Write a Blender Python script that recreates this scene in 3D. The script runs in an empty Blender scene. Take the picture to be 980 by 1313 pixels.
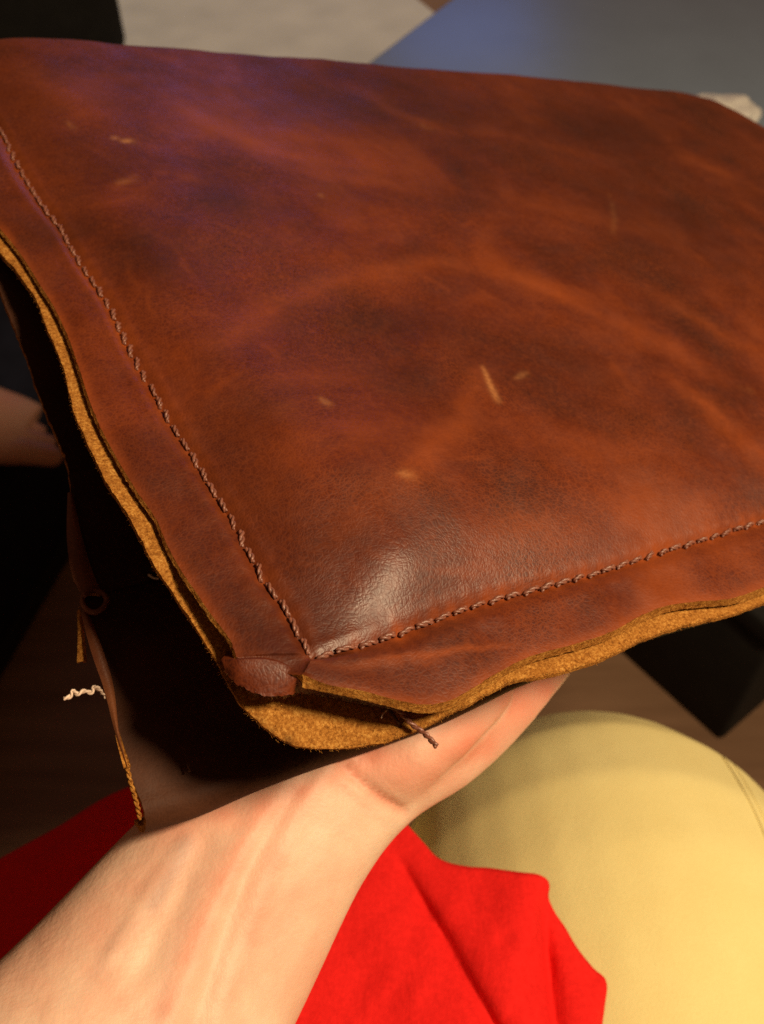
import bpy, bmesh, math, random
import numpy as np
from mathutils import Vector, Matrix, noise

random.seed(7)
rng = np.random.default_rng(7)
scene = bpy.context.scene
COL = scene.collection

# ------------------------------------------------------------------ camera
CAM = np.array((0.0, 0.0, 1.05))
PITCH = math.radians(50)
F = np.array((0, math.cos(PITCH), -math.sin(PITCH)))
U = np.array((0, math.sin(PITCH), math.cos(PITCH)))
R = np.array((1.0, 0, 0))
FPX, CX, CY = 1276.0, 490.0, 656.5
cam_data = bpy.data.cameras.new('camera')
cam = bpy.data.objects.new('camera', cam_data)
COL.objects.link(cam)
cam.location = CAM
cam.rotation_euler = (math.radians(90) - PITCH, 0, 0)
cam_data.sensor_fit = 'VERTICAL'
cam_data.sensor_height = 36
cam_data.lens = 35
cam_data.clip_start = 0.01
cam_data.clip_end = 60
cam_data.dof.use_dof = True
cam_data.dof.focus_distance = 0.238
cam_data.dof.aperture_fstop = 18
scene.camera = cam

# ------------------------------------------------------------------ light
world = bpy.data.worlds.new('World')
scene.world = world
world.use_nodes = True
bg = world.node_tree.nodes['Background']
bg.inputs[0].default_value = (1.0, 0.50, 0.24, 1)
bg.inputs[1].default_value = 0.095


def area(name, loc, target, size, energy, color, size_y=None):
    l = bpy.data.lights.new(name, 'AREA')
    l.energy = energy
    l.color = color
    l.size = size
    if size_y:
        l.shape = 'RECTANGLE'
        l.size_y = size_y
    else:
        l.shape = 'DISK'
    o = bpy.data.objects.new(name, l)
    COL.objects.link(o)
    o.location = loc
    d = Vector(target) - Vector(loc)
    o.rotation_euler = d.to_track_quat('-Z', 'Y').to_euler()
    return o


area('ceiling_lamp', (0.61, -0.01, 1.64), (0.05, 0.2, 0.75), 0.19, 17.5, (1.0, 0.77, 0.48))
sp = bpy.data.lights.new('rug_fill_spot', 'SPOT')  # unseen fill spot added to brighten the far rug
sp.energy = 105; sp.color = (1.0, .86, .68); sp.spot_size = math.radians(62); sp.spot_blend = .5; sp.shadow_soft_size = .06
spo = bpy.data.objects.new('rug_fill_spot', sp)
COL.objects.link(spo)
spo.location = (-.15, 2.75, 2.5)
area('television_glow', (-0.02, 3.4, 1.50), (0.0, 0.6, 0.8), 0.65, 2.1, (0.11, 0.28, 1.0), 0.65)
scene.view_settings.view_transform = 'Standard'
scene.view_settings.look = 'None'
scene.view_settings.exposure = 0
scene.view_settings.gamma = 1
scene.cycles.max_bounces = 6
scene.cycles.use_denoising = False


# ------------------------------------------------------------------ helpers
def ray(px, py):
    x, y = (px - CX) / FPX, (py - CY) / FPX
    return x * R - y * U + F            # per metre of depth


def at(px, py, d):
    return CAM + d * ray(px, py)


def on_z(px, py, z):
    r = ray(px, py)
    return CAM + r * ((z - CAM[2]) / r[2])


def crom(pts, n):
    """Catmull-Rom through rows of pts, n samples, spaced evenly in chord length."""
    P = np.asarray(pts, float)
    P = np.vstack([2 * P[0] - P[1], P, 2 * P[-1] - P[-2]])
    out = []
    for i in range(1, len(P) - 2):
        t = np.linspace(0, 1, 24, endpoint=False)[:, None]
        a, b, c, d = P[i - 1], P[i], P[i + 1], P[i + 2]
        out.append(.5 * (2 * b + (c - a) * t + (2 * a - 5 * b + 4 * c - d) * t ** 2 + (3 * b - a - 3 * c + d) * t ** 3))
    out.append(P[-2][None])
    Q = np.vstack(out)
    s = np.concatenate([[0], np.cumsum(np.linalg.norm(np.diff(Q[:, :min(3, Q.shape[1])], axis=0), axis=1))])
    tt = np.linspace(0, s[-1], n)
    return np.stack([np.interp(tt, s, Q[:, k]) for k in range(Q.shape[1])], 1)


def vnoise(x, y, seed, cell):
    """smooth value noise, vectorised, about -1..1"""
    g = np.random.default_rng(seed).uniform(-1, 1, (128, 128))
    X, Y = x / cell, y / cell
    i, j = np.floor(X).astype(int), np.floor(Y).astype(int)
    fx, fy = X - i, Y - j
    fx, fy = fx * fx * (3 - 2 * fx), fy * fy * (3 - 2 * fy)
    w = lambda a, b: g[a % 128, b % 128]
    return (w(i, j) * (1 - fx) + w(i + 1, j) * fx) * (1 - fy) + (w(i, j + 1) * (1 - fx) + w(i + 1, j + 1) * fx) * fy


def mesh_obj(name, verts, faces, mat, parent=None, smooth=True, loc=None):
    me = bpy.data.meshes.new(name)
    me.from_pydata([tuple(map(float, v)) for v in verts], [], [tuple(map(int, f)) for f in faces])
    me.update()
    for m in (mat if isinstance(mat, (list, tuple)) else [mat]):
        me.materials.append(m)
    if smooth:
        me.polygons.foreach_set('use_smooth', [True] * len(me.polygons))
    o = bpy.data.objects.new(name, me)
    COL.objects.link(o)
    if parent is not None:
        o.parent = parent
    if loc is not None:
        o.location = loc
    return o


def grid_faces(n, m, close=False):
    f = []
    for i in range(n - 1):
        for j in range(m - 1 + (1 if close else 0)):
            k = (j + 1) % m
            f.append((i * m + j, (i + 1) * m + j, (i + 1) * m + k, i * m + k))
    return f


def empty(name, matrix):
    o = bpy.data.objects.new(name, None)
    o.empty_display_size = .05
    COL.objects.link(o)
    o.matrix_world = matrix
    return o


def tag(o, label=None, cat=None, kind=None, group=None):
    if label: o['label'] = label
    if cat: o['category'] = cat
    if kind: o['kind'] = kind
    if group: o['group'] = group
    return o


def tube(pts, rad, sides=8, cap=True):
    """verts, faces of a tube along pts; rad is number, list or list of (a, b, up)"""
    P = np.asarray(pts, float)
    n = len(P)
    rad = [rad] * n if np.isscalar(rad) else list(rad)
    T = np.gradient(P, axis=0)
    T /= np.linalg.norm(T, axis=1)[:, None] + 1e-12
    up = np.array((0, 0, 1.0)) if abs(T[0][2]) < .9 else np.array((0, 1.0, 0))
    V, Fc = [], []
    for i in range(n):
        a = np.cross(T[i], up); a /= np.linalg.norm(a) + 1e-12
        b = np.cross(a, T[i])
        up = b
        ra, rb = rad[i] if isinstance(rad[i], (tuple, list)) else (rad[i], rad[i])
        for k in range(sides):
            th = 2 * math.pi * k / sides
            V.append(P[i] + a * ra * math.cos(th) + b * rb * math.sin(th))
    Fc = grid_faces(n, sides, True)
    if cap:
        V.append(P[0]); V.append(P[-1])
        c0, c1 = len(V) - 2, len(V) - 1
        for k in range(sides):
            Fc.append((c0, k, (k + 1) % sides))
            Fc.append((c1, (n - 1) * sides + (k + 1) % sides, (n - 1) * sides + k))
    return V, Fc


def merge(parts):
    V, Fc = [], []
    for v, f in parts:
        o = len(V)
        V += list(v)
        Fc += [tuple(i + o for i in q) for q in f]
    return V, Fc


def ball(c, r, seg=14, rings=9):
    r = np.array((r, r, r)) if np.isscalar(r) else np.array(r)
    V, Fc = [], []
    for i in range(rings + 1):
        ph = math.pi * i / rings
        for k in range(seg):
            th = 2 * math.pi * k / seg
            V.append(np.array(c) + r * np.array((math.sin(ph) * math.cos(th), math.sin(ph) * math.sin(th), math.cos(ph))))
    return V, grid_faces(rings + 1, seg, True)


# ------------------------------------------------------------------ materials
class NT:
    def __init__(s, name):
        s.m = bpy.data.materials.new(name)
        s.m.use_nodes = True
        s.t = s.m.node_tree
        s.b = s.t.nodes['Principled BSDF']
        s.tc = s.t.nodes.new('ShaderNodeTexCoord').outputs['Object']

    def n(s, kind, **kw):
        nd = s.t.nodes.new('ShaderNode' + kind)
        for k, v in kw.items():
            if k in ('operation', 'blend_type', 'data_type', 'feature', 'distance', 'attribute_name', 'musgrave_type', 'noise_dimensions'):
                setattr(nd, k, v)
            else:
                s.set(nd, k, v)
        return nd

    def set(s, nd, k, v):
        i = nd.inputs[int(k[1:])] if k[0] == 'i' and k[1:].isdigit() else nd.inputs[k]
        if isinstance(v, bpy.types.NodeSocket):
            s.t.links.new(v, i)
        else:
            i.default_value = v

    def noise(s, scale, detail=3, rough=.5, dist=0, vec=None):
        nd = s.n('TexNoise', Scale=scale, Detail=detail, Roughness=rough, Distortion=dist, Vector=vec or s.tc)
        return nd.outputs[0]

    def mapped(s, scale, rot=(0, 0, 0)):
        nd = s.n('Mapping')
        s.set(nd, 'Vector', s.tc)
        nd.inputs['Scale'].default_value = scale
        nd.inputs['Rotation'].default_value = rot
        return nd.outputs[0]

    def ramp(s, fac, stops):
        nd = s.t.nodes.new('ShaderNodeValToRGB')
        s.t.links.new(fac, nd.inputs[0])
        e = nd.color_ramp.elements
        while len(e) < len(stops): e.new(.5)
        for k, (p, c) in enumerate(stops):
            e[k].position = p
            e[k].color = (c, c, c, 1) if np.isscalar(c) else (*c, 1)
        return nd.outputs[0]

    def math(s, op, a, b=0.0, clamp=False):
        nd = s.t.nodes.new('ShaderNodeMath')
        nd.operation = op
        nd.use_clamp = clamp
        s.set(nd, 'i0', a); s.set(nd, 'i1', b)
        return nd.outputs[0]

    def mix(s, fac, a, b, blend='MIX'):
        nd = s.t.nodes.new('ShaderNodeMix')
        nd.data_type = 'RGBA'
        nd.blend_type = blend
        c = lambda v: (*v, 1) if isinstance(v, tuple) and len(v) == 3 else v
        s.set(nd, 'i0', fac); s.set(nd, 'i6', c(a)); s.set(nd, 'i7', c(b))
        return nd.outputs[2]

    def attr(s, name):
        nd = s.t.nodes.new('ShaderNodeAttribute')
        nd.attribute_name = name
        return nd.outputs['Fac']

    def bump(s, h, strength, dist=.001, prev=None):
        nd = s.t.nodes.new('ShaderNodeBump')
        nd.inputs['Strength'].default_value = strength
        nd.inputs['Distance'].default_value = dist
        s.set(nd, 'Height', h)
        if prev: s.t.links.new(prev, nd.inputs['Normal'])
        return nd.outputs[0]

    def out(s, color=None, rough=None, normal=None, spec=.5, **kw):
        if color is not None: s.set(s.b, 'Base Color', (*color, 1) if isinstance(color, tuple) else color)
        if rough is not None: s.set(s.b, 'Roughness', rough)
        if normal is not None: s.set(s.b, 'Normal', normal)
        s.set(s.b, 'Specular IOR Level', spec)
        for k, v in kw.items(): s.set(s.b, k.replace('_', ' '), v)
        return s.m


def leather(name, dark, mid, light, wear=False, r0=.43, r1=.56, spec=.42):
    t = NT(name)
    big = t.noise(14, 5, .55, .7)
    med = t.noise(60, 5, .6, .4)
    fine = t.noise(520, 4, .65)
    v = t.math('ADD', t.math('MULTIPLY', big, .74), t.math('MULTIPLY', med, .26))
    col = t.ramp(v, [(.34, dark), (.50, mid), (.66, tuple(.55 * a + .45 * b for a, b in zip(mid, light)))])
    # fine creases of the grain, long in one direction
    def grain(sc, rot, seed):
        m = t.n('Mapping')
        wob_ = t.n('TexNoise', Scale=90.0, Detail=2.0, Vector=t.tc).outputs['Color']
        v_ = t.n('VectorMath', operation='MULTIPLY_ADD', i0=wob_, i1=(.006, .006, .006), i2=t.tc).outputs[0]
        t.set(m, 'Vector', v_)
        m.inputs['Scale'].default_value = sc
        m.inputs['Rotation'].default_value = (0, 0, rot)
        e_ = t.n('TexVoronoi', feature='DISTANCE_TO_EDGE', Scale=1.0, Vector=m.outputs[0]).outputs[0]
        mp = t.mapped((1, 1, 1), (seed, 0, 0))
        p_ = t.ramp(t.noise(24, 3, .5, .5, mp), [(.40, .12), (.64, 1.0)])
        return e_, p_
    cr, pa = grain((1050, 560, 600), .9, 0.0)
    cr2, pb = grain((560, 980, 600), .45, .6)
    l1 = t.math('MULTIPLY', t.ramp(cr, [(0.0, 1.0), (.13, 0.0)]), pa)
    l2 = t.math('MULTIPLY', t.ramp(cr2, [(0.0, 1.0), (.12, 0.0)]), pb)
    col = t.mix(t.math('MULTIPLY', t.math('MAXIMUM', l1, l2), .36), col, light)
    col = t.mix(t.math('MULTIPLY', t.ramp(fine, [(.42, 0.0), (.75, 1.0)]), .22), col, light)
    if wear:
        w = t.attr('wear')
        wn = t.math('MULTIPLY', w, t.ramp(t.noise(150, 4, .6), [(.25, .45), (.7, 1.15)]), True)
        col = t.mix(wn, col, light)
        sc = t.attr('scratch')
        col = t.mix(t.math('MULTIPLY', sc, t.ramp(t.noise(700, 3, .6), [(.3, .5), (.6, 1.0)]), True), col, (.62, .27, .09))
        dk = t.attr('oil_and_falloff')
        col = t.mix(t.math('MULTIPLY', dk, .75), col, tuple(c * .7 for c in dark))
    n1 = t.bump(t.noise(900, 3, .6), .10, .0006)
    n2 = t.bump(t.math('ADD', t.ramp(cr, [(0.0, 0.0), (.2, .5)]), t.ramp(cr2, [(0.0, 0.0), (.2, .5)])), .125, .0006, n1)
    n3 = t.bump(t.noise(130, 4, .55), .06, .002, n2)
    rough = t.ramp(t.noise(90, 4, .6), [(.3, r0), (.7, r1)])
    return t.out(col, rough, n3, spec)


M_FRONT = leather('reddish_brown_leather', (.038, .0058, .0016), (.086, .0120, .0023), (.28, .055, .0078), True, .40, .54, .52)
M_LEATHER = leather('plain_brown_leather', (.055, .014, .006), (.12, .030, .012), (.30, .11, .04))
M_UMBER = leather('umber_fibre', (.05, .018, .006), (.10, .038, .012), (.22, .10, .035), False, .9, .95, .1)
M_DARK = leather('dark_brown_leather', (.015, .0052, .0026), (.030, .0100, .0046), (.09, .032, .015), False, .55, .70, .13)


def suede():
    t = NT('golden_suede')
    a = t.noise(1300, 4, .75)
    b = t.noise(160, 4, .6)
    a = t.math('ADD', t.math('MULTIPLY', a, .6), t.math('MULTIPLY', t.noise(520, 5, .7, 1.0), .4))
    col = t.ramp(a, [(.36, (.12, .038, .007)), (.50, (.40, .160, .028)), (.64, (.70, .37, .09))])
    col = t.mix(t.math('MULTIPLY', t.ramp(b, [(.35, 0.0), (.7, 1.0)]), .45), col, (.24, .085, .015))
    col = t.mix(t.math('MULTIPLY', t.attr('dark_spot'), t.ramp(t.noise(500, 4, .6), [(.3, .5), (.6, 1.0)]), True), col, (.035, .013, .006))
    nb = t.bump(a, .8, .0012)
    return t.out(col, .95, t.bump(b, .3, .001, nb), .1)


M_SUEDE = suede()


def simple(name, col, rough=.6, spec=.4, var=.25, scale=60, bscale=400, bstr=.15, bdist=.001, **kw):
    t = NT(name)
    c = t.mix(t.ramp(t.noise(scale, 5, .6), [(.3, 0.0), (.7, 1.0)]), tuple(x * (1 - var) for x in col), tuple(min(1, x * (1 + var)) for x in col))
    return t.out(c, rough, t.bump(t.noise(bscale, 4, .6), bstr, bdist), spec, **kw)


M_THREAD = simple('plum_waxed_thread', (.20, .072, .045), .36, .6, .3, 900, 2500, .3, .0004)
M_PALE = simple('pale_thread', (.72, .55, .44), .6, .3, .2, 900, 2500, .3, .0004)
t_ = NT('red_jersey_cloth')
rc_ = t_.mix(t_.ramp(t_.noise(420, 4, .7), [(.35, 0.0), (.7, 1.0)]), (.78, .015, .012), (.64, .010, .008))
nb_ = t_.bump(t_.noise(1, 4, .55, 1.0, t_.mapped((70, 24, 40), (0, 0, -.5))), .35, .003)
M_RED = t_.out(rc_, .85, t_.bump(t_.noise(900, 3, .6), .3, .001, nb_), .15)
t_ = NT('yellow_twill_cloth')
yc_ = t_.mix(t_.ramp(t_.noise(26, 5, .6), [(.3, 0.0), (.7, 1.0)]), (.79, .67, .29), (.83, .72, .33))
yc_ = t_.mix(t_.math('MULTIPLY', t_.ramp(t_.noise(700, 4, .7), [(.4, 0.0), (.7, 1.0)]), .16), yc_, (.66, .50, .17))
nb_ = t_.bump(t_.noise(1, 3, .5, 1.2, t_.mapped((30, 12, 22), (0, 0, .6))), .05, .006)
M_YELLOW = t_.out(yc_, .85, t_.bump(t_.noise(1300, 4, .6), .35, .0008, nb_), .2)
M_BLACK = simple('black_fabric', (.010, .009, .008), .8, .3, .3, 30, 600, .2)
M_TABLE = simple('blue_grey_paint_glow_tint', (.26, .34, .46), .31, .8, .05, 12, 150, .03)  # blue of the screen glow partly mixed into the base colour
M_TISSUE = simple('white_tissue', (.92, .90, .86), .8, .2, .04, 30, 500, .2)


def skin(name='fair_skin', k=1.0, ruddy=False):
    t = NT(name)
    m = t.ramp(t.noise(32, 4, .55, .4), [(.35, (.76 * k, .54 * k, .40 * k)), (.66, (.74 * k, .405 * k, .29 * k))])
    sp = t.ramp(t.noise(190, 4, .65), [(.38, 0.0), (.72, 1.0)])
    m = t.mix(t.math('MULTIPLY', sp, .22), m, (.68 * k, .36 * k, .23 * k))
    m = t.mix(t.attr('flush'), m, (.72 * k, .20 * k, .12 * k))
    m = t.mix(t.attr('vein'), m, (.44 * k, .29 * k, .24 * k))
    if ruddy: m = t.mix(.6, m, (.42, .17, .10))
    nb = t.bump(t.noise(620, 3, .6), .32, .0006)
    nb = t.bump(t.noise(60, 4, .5), .20, .002, nb)
    return t.out(m, .52, nb, .35, Subsurface_Weight=.12, Subsurface_Radius=(.006, .0022, .0012), Subsurface_Scale=1.0)


M_SKIN = skin()


def wood_floor():
    t = NT('brown_floor')
    g = t.noise(1, 5, .6, .5, t.mapped((3, 24, 3)))
    c = t.ramp(g, [(.3, (.16, .085, .046)), (.7, (.27, .155, .09))])
    return t.out(c, .5, t.bump(g, .1, .002), .3)


# ------------------------------------------------------------------ room
def box(name, c, size, mat, parent=None, rz=0.0, bevel=.01):
    bm = bmesh.new()
    bmesh.ops.create_cube(bm, size=1)
    for v in bm.verts:
        v.co = Vector((v.co.x * size[0], v.co.y * size[1], v.co.z * size[2]))
    if bevel:
        bmesh.ops.bevel(bm, geom=list(bm.edges), offset=bevel, segments=3, affect='EDGES', profile=.5)
    me = bpy.data.meshes.new(name)
    bm.to_mesh(me); bm.free()
    me.materials.append(mat)
    me.polygons.foreach_set('use_smooth', [True] * len(me.polygons))
    o = bpy.data.objects.new(name, me)
    COL.objects.link(o)
    o.location = c
    o.rotation_euler = (0, 0, rz)
    if parent: o.parent = parent
    return o


fl = mesh_obj('floor', [(-6, -3, 0), (6, -3, 0), (6, 7, 0), (-6, 7, 0)], [(0, 1, 2, 3)], wood_floor(), smooth=False)
tag(fl, 'dim brown wooden floor seen below the bag', kind='structure')

t_ = NT('beige_pile')
bt = t_.noise(9, 4, .5)
M_BEIGE = t_.out(t_.ramp(bt, [(.3, (.50, .46, .40)), (.7, (.60, .55, .47))]), .9, t_.bump(t_.noise(500, 3, .6), .4, .003), .1)


def slab(name, corners, z0, z1, mat):
    n = len(corners)
    V = [(x, y, z0) for x, y in corners] + [(x, y, z1) for x, y in corners]
    Fc = [tuple(range(n))[::-1], tuple(range(n, 2 * n))] + [(i, (i + 1) % n, n + (i + 1) % n, n + i) for i in range(n)]
    return mesh_obj(name, V, Fc, mat, smooth=False)


a, b = on_z(562, 22, .012)[:2], on_z(535, 0, .012)[:2]
ed = (b - a) / np.linalg.norm(b - a)
pn = np.array((-ed[1], ed[0]))          # to the left
p1, p2 = a - ed * .22, a + ed * 1.3
rug = slab('beige_rug', [tuple(p) for p in (p1, p2, p2 + pn * 1.9, p1 + pn * 1.9)], .004, .014, M_BEIGE)
tag(rug, 'pale beige rug on the floor beyond the far edge of the bag', 'rug')

M_NAVY = simple('navy_wool', (.012, .013, .022), .9, .1, .25, 30, 500, .3)
a0, b0 = on_z(0, 896, 0)[:2], on_z(90, 737, 0)[:2]
d = (b0 - a0) / np.linalg.norm(b0 - a0)
lf = np.array((-d[1], d[0]))
c = a0 + d * .18 + lf * .50
pf = empty('navy_pouf', Matrix.Translation((c[0], c[1], 0)) @ Matrix.Rotation(math.atan2(d[1], d[0]) - math.pi / 2, 4, 'Z'))
tag(pf, 'dark navy pouf at the left edge with a bare foot resting on it', 'pouf')
box('cushion', (0, 0, .145), (1.0, .92, .21), M_NAVY, pf, 0, .03)
box('base', (0, 0, .02), (.98, .90, .04), M_BLACK, pf, 0, .008)

# black ottoman at the top left
q0, q1 = on_z(157, 54, 0)[:2], on_z(131, 0, 0)[:2]
d = (q1 - q0) / np.linalg.norm(q1 - q0)
rz = math.atan2(d[1], d[0])
left = np.array((-d[1], d[0]))
c = q0 + d * .30 + left * .40
ot = empty('black_ottoman', Matrix.Translation((c[0], c[1], 0)) @ Matrix.Rotation(rz, 4, 'Z'))
tag(ot, 'black upholstered ottoman at the top left behind the bag', 'ottoman')
box('base', (0, 0, .12), (.78, .80, .20), M_BLACK, ot, 0, .02)
box('cushion', (0, 0, .275), (.78, .80, .11), M_BLACK, ot, 0, .035)
for sx in (-1, 1):
    for sy in (-1, 1):
        box('foot', (sx * .33, sy * .34, .012), (.05, .05, .024), M_BLACK, ot, 0, .004)

# blue grey table
tz = .42
e0, e1_ = on_z(472, 80, tz)[:2], on_z(577, 0, tz)[:2]
d = (e1_ - e0) / np.linalg.norm(e1_ - e0)
r_ = np.array((d[1], -d[0]))
L_, W_ = .95, .95
c = e0 - d * .02 + d * L_ / 2 + r_ * W_ / 2
rz = math.atan2(d[1], d[0])
tb = empty('low_table', Matrix.Translation((c[0], c[1], 0)) @ Matrix.Rotation(rz, 4, 'Z'))
tag(tb, 'low table with a blue-grey top beyond the bag at the top right', 'table')
box('table_top', (0, 0, tz - .015), (L_, W_, .03), M_TABLE, tb, 0, .004)
for sx in (-1, 1):
    for sy in (-1, 1):
        box('leg', (sx * (L_ / 2 - .05), sy * (W_ / 2 - .05), (tz - .03) / 2), (.05, .05, tz - .031), M_BLACK, tb, 0, .004)

# black storage box on the floor at the right
k = on_z(923, 951, 0)[:2]
l1, r1 = on_z(800, 840, 0)[:2], on_z(985, 889, 0)[:2]
d = (l1 - k) / np.linalg.norm(l1 - k)
rz = math.atan2(d[1], d[0])
side = np.array((d[1], -d[0]))
c = k + d * .14 + side * .19
sb = empty('black_box', Matrix.Translation((c[0], c[1], 0)) @ Matrix.Rotation(rz, 4, 'Z'))
tag(sb, 'black box standing on the brown floor at the right under the bag', 'box')
box('box_body', (0, 0, .10), (.28, .38, .20), M_BLACK, sb, 0, .006)
box('lid', (0, 0, .215), (.286, .386, .03), M_BLACK, sb, 0, .006)

# ------------------------------------------------------------------ the bag's own frame
D0 = .22


def cam2w(v): return v[0] * R - v[1] * U + v[2] * F


P0 = at(400, 840, D0)
d1 = cam2w((1.516, -.3205, 1)); d2 = cam2w((-.937, -1.314, 1))
e1 = d1 / np.linalg.norm(d1)
nn = np.cross(d1, d2); nn /= np.linalg.norm(nn)
e2 = np.cross(nn, e1)
BM = Matrix(((e1[0], e2[0], nn[0], P0[0]), (e1[1], e2[1], nn[1], P0[1]), (e1[2], e2[2], nn[2], P0[2]), (0, 0, 0, 1)))


def B(px, py, h=0.0):
    r = ray(px, py)
    P = CAM + r * (((P0 - CAM) @ nn + h) / (r @ nn))
    q = P - P0
    return np.array((q @ e1, q @ e2, h))


def BB(l): return np.array([B(*p) for p in l])


bag = empty('leather_bag', BM)
tag(bag, 'hand-stitched reddish brown leather bag with raw golden edges held in a hand', 'bag')

LEN = B(-76, 38.7)[1]
farpt = B(922, 140)
WID = farpt[0]
LEN = .5 * (LEN + farpt[1])

# stitch lines (deviation from the straight axes)
SA = BB([(399, 837), (381, 808), (364, 776), (344, 751), (328, 722), (313, 694), (295, 661), (279, 637), (262, 608), (245, 580), (220, 543),
         (200, 506), (184, 478), (163, 441), (138, 388), (107, 342), (77, 291), (46, 250), (20, 204), (0, 163)])
SB = BB([(407, 841), (446, 831), (495, 818), (544, 800), (585, 784), (641, 767), (702, 751), (776, 731), (858, 704), (915, 688), (980, 667)])
oA = np.argsort(SA[:, 1]); oB = np.argsort(SB[:, 0])


def smooth_interp(q, xs, ys):
    P = crom(np.stack([xs, ys], 1), 300)
    return np.interp(q, P[:, 0], P[:, 1])


def stA(y): return smooth_interp(y, SA[oA, 1], SA[oA, 0]) * np.clip(1 - (y - SA[oA[-1], 1]) / .05, 0, 1)
def stB(x): return smooth_interp(x, SB[oB, 0], SB[oB, 1]) * np.clip(1 - (x - SB[oB[-1], 0]) / .05, 0, 1)


H_E = -.0025
EL = BB([(p[0], p[1], H_E) for p in [(303, 842), (295, 820), (268, 784), (250, 757), (237, 739), (216, 702), (200, 665), (175, 629), (143, 575),
                                     (118, 522), (102, 473), (88, 433), (69, 393), (52, 366), (28, 328), (0, 293), (-40, 248), (-90, 185), (-140, 110), (-180, 45), (-200, 0)]])
EN_PX = [(389, 865, .0005), (421, 878, .0010), (462, 885, .0007), (503, 896, .0004), (536, 903, .0000), (560, 902, -.0002), (582, 896, -.0002), (610, 880, -.0002)] + [(x, y, -.0002) for x, y in [(641, 861),
         (682, 841), (743, 824), (784, 810), (825, 788), (858, 776), (898, 771), (939, 767), (980, 753), (1060, 725), (1160, 700), (1260, 665), (1400, 630), (1560, 590), (1700, 560)]]
EN = BB(EN_PX)
ELc, ENc = crom(EL, 600), crom(EN, 600)


def edge_left(y): return np.interp(y, ELc[:, 1], ELc[:, 0])
def edge_near(x): return np.interp(x, ENc[:, 0], ENc[:, 1])
def h_near(x): return np.interp(x, ENc[:, 0], ENc[:, 2])


CORN = B(350, 850, -.0006)


def axis(L, fine=.0011, coarse=.0026, nf=.17):
    a = list(np.arange(0, nf, fine))
    while a[-1] < L - .012: a.append(a[-1] + coarse)
    a = [q for q in a if q < L - .011]
    a += list(L - .011 + .011 * np.sin(np.linspace(0, math.pi / 2, 12)))
    return np.array(a)


xs, ys = axis(WID), axis(LEN)
NM = 22                                     # rows in each margin


DOME = B(512, 722, .010)


def bulge(x, y):
    X, Y = np.maximum(x, 0), np.maximum(y, 0)
    amp = .0085 + .0055 * np.exp(-(((X - .035) / .05) ** 2 + ((Y - .03) / .05) ** 2))
    hx = 1 - np.exp(-(X / .016) ** 1.25)
    hy = 1 - np.exp(-(Y / .013) ** 1.15)
    z = amp * hx * hy
    z = z + .0027 * np.exp(-(((X - DOME[0]) ** 2 + (Y - DOME[1]) ** 2) / .012 ** 2)) * hx * hy
    ins = np.clip(np.minimum(X, Y) / .02, 0, 1)
    z = z + ins * (.0011 * vnoise(x, y, 3, .055) + .0005 * vnoise(x, y, 4, .023) + .00018 * vnoise(x, y, 5, .009))
    return z


PITCH_S = .0057


def stitch_profile(dist, s):
    g = -.00085 * np.exp(-(dist / .0013) ** 2)
    ph = np.cos(2 * np.pi * s / PITCH_S)
    g += .00030 * np.exp(-((np.abs(dist) - .0022) / .0013) ** 2) * (1 + .35 * ph)
    g -= .00055 * np.exp(-(dist / .0013) ** 2) * np.clip(ph, 0, 1) ** 4
    return g


nx, ny = len(xs) + NM, len(ys) + NM
GX = np.zeros((nx, ny)); GY = np.zeros((nx, ny)); GZ = np.zeros((nx, ny))
lam = np.linspace(0, 1, NM + 1)[:-1]        # 0 at the cut edge
lamw = lam ** .8
# interior
XI, YI = np.meshgrid(xs, ys, indexing='ij')
dxA = stA(ys)[None, :] * np.exp(-XI / .02)
dyB = stB(xs)[:, None] * np.exp(-YI / .02)
GX[NM:, NM:] = XI + dxA; GY[NM:, NM:] = YI + dyB
GZ[NM:, NM:] = bulge(XI, YI) + stitch_profile(XI, YI) * (YI > 0) + stitch_profile(YI, XI)


def margin_z(l, s, seed, H=None):
    """l 0 at the cut edge, 1 on the stitches"""
    base = (H_E if H is None else H) * (1 - l) ** 1.4
    wav = (.0004 * vnoise(s, s * 0 + .3, seed, .016) + .0002 * vnoise(s, l * .02, seed + 1, .009))
    return base + wav * np.sin(np.pi * np.clip(l, 0, 1)) + .0004 * np.sin(np.pi * l)


# left margin
yc = EL[0][1]
yy = ys + (yc) * np.exp(-ys / .012)
xe = edge_left(yy)
for i, l in enumerate(lamw):
    GX[i, NM:] = xe * (1 - l) + stA(ys) * l
    GY[i, NM:] = yy * (1 - l) + ys * l
    GZ[i, NM:] = margin_z(l, ys, 11) + stitch_profile((1 - l) * .011 + 0 * ys, ys)
# near margin
xc = EN[0][0]
xx = xs + xc * np.exp(-xs / .012)
ye = edge_near(xx)
for j, l in enumerate(lamw):
    GX[NM:, j] = xx * (1 - l) + xs * l
    GY[NM:, j] = ye * (1 - l) + stB(xs) * l
    GZ[NM:, j] = margin_z(l, xs, 15, h_near(xx)) + stitch_profile((1 - l) * .009 + 0 * xs, xs)
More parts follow.
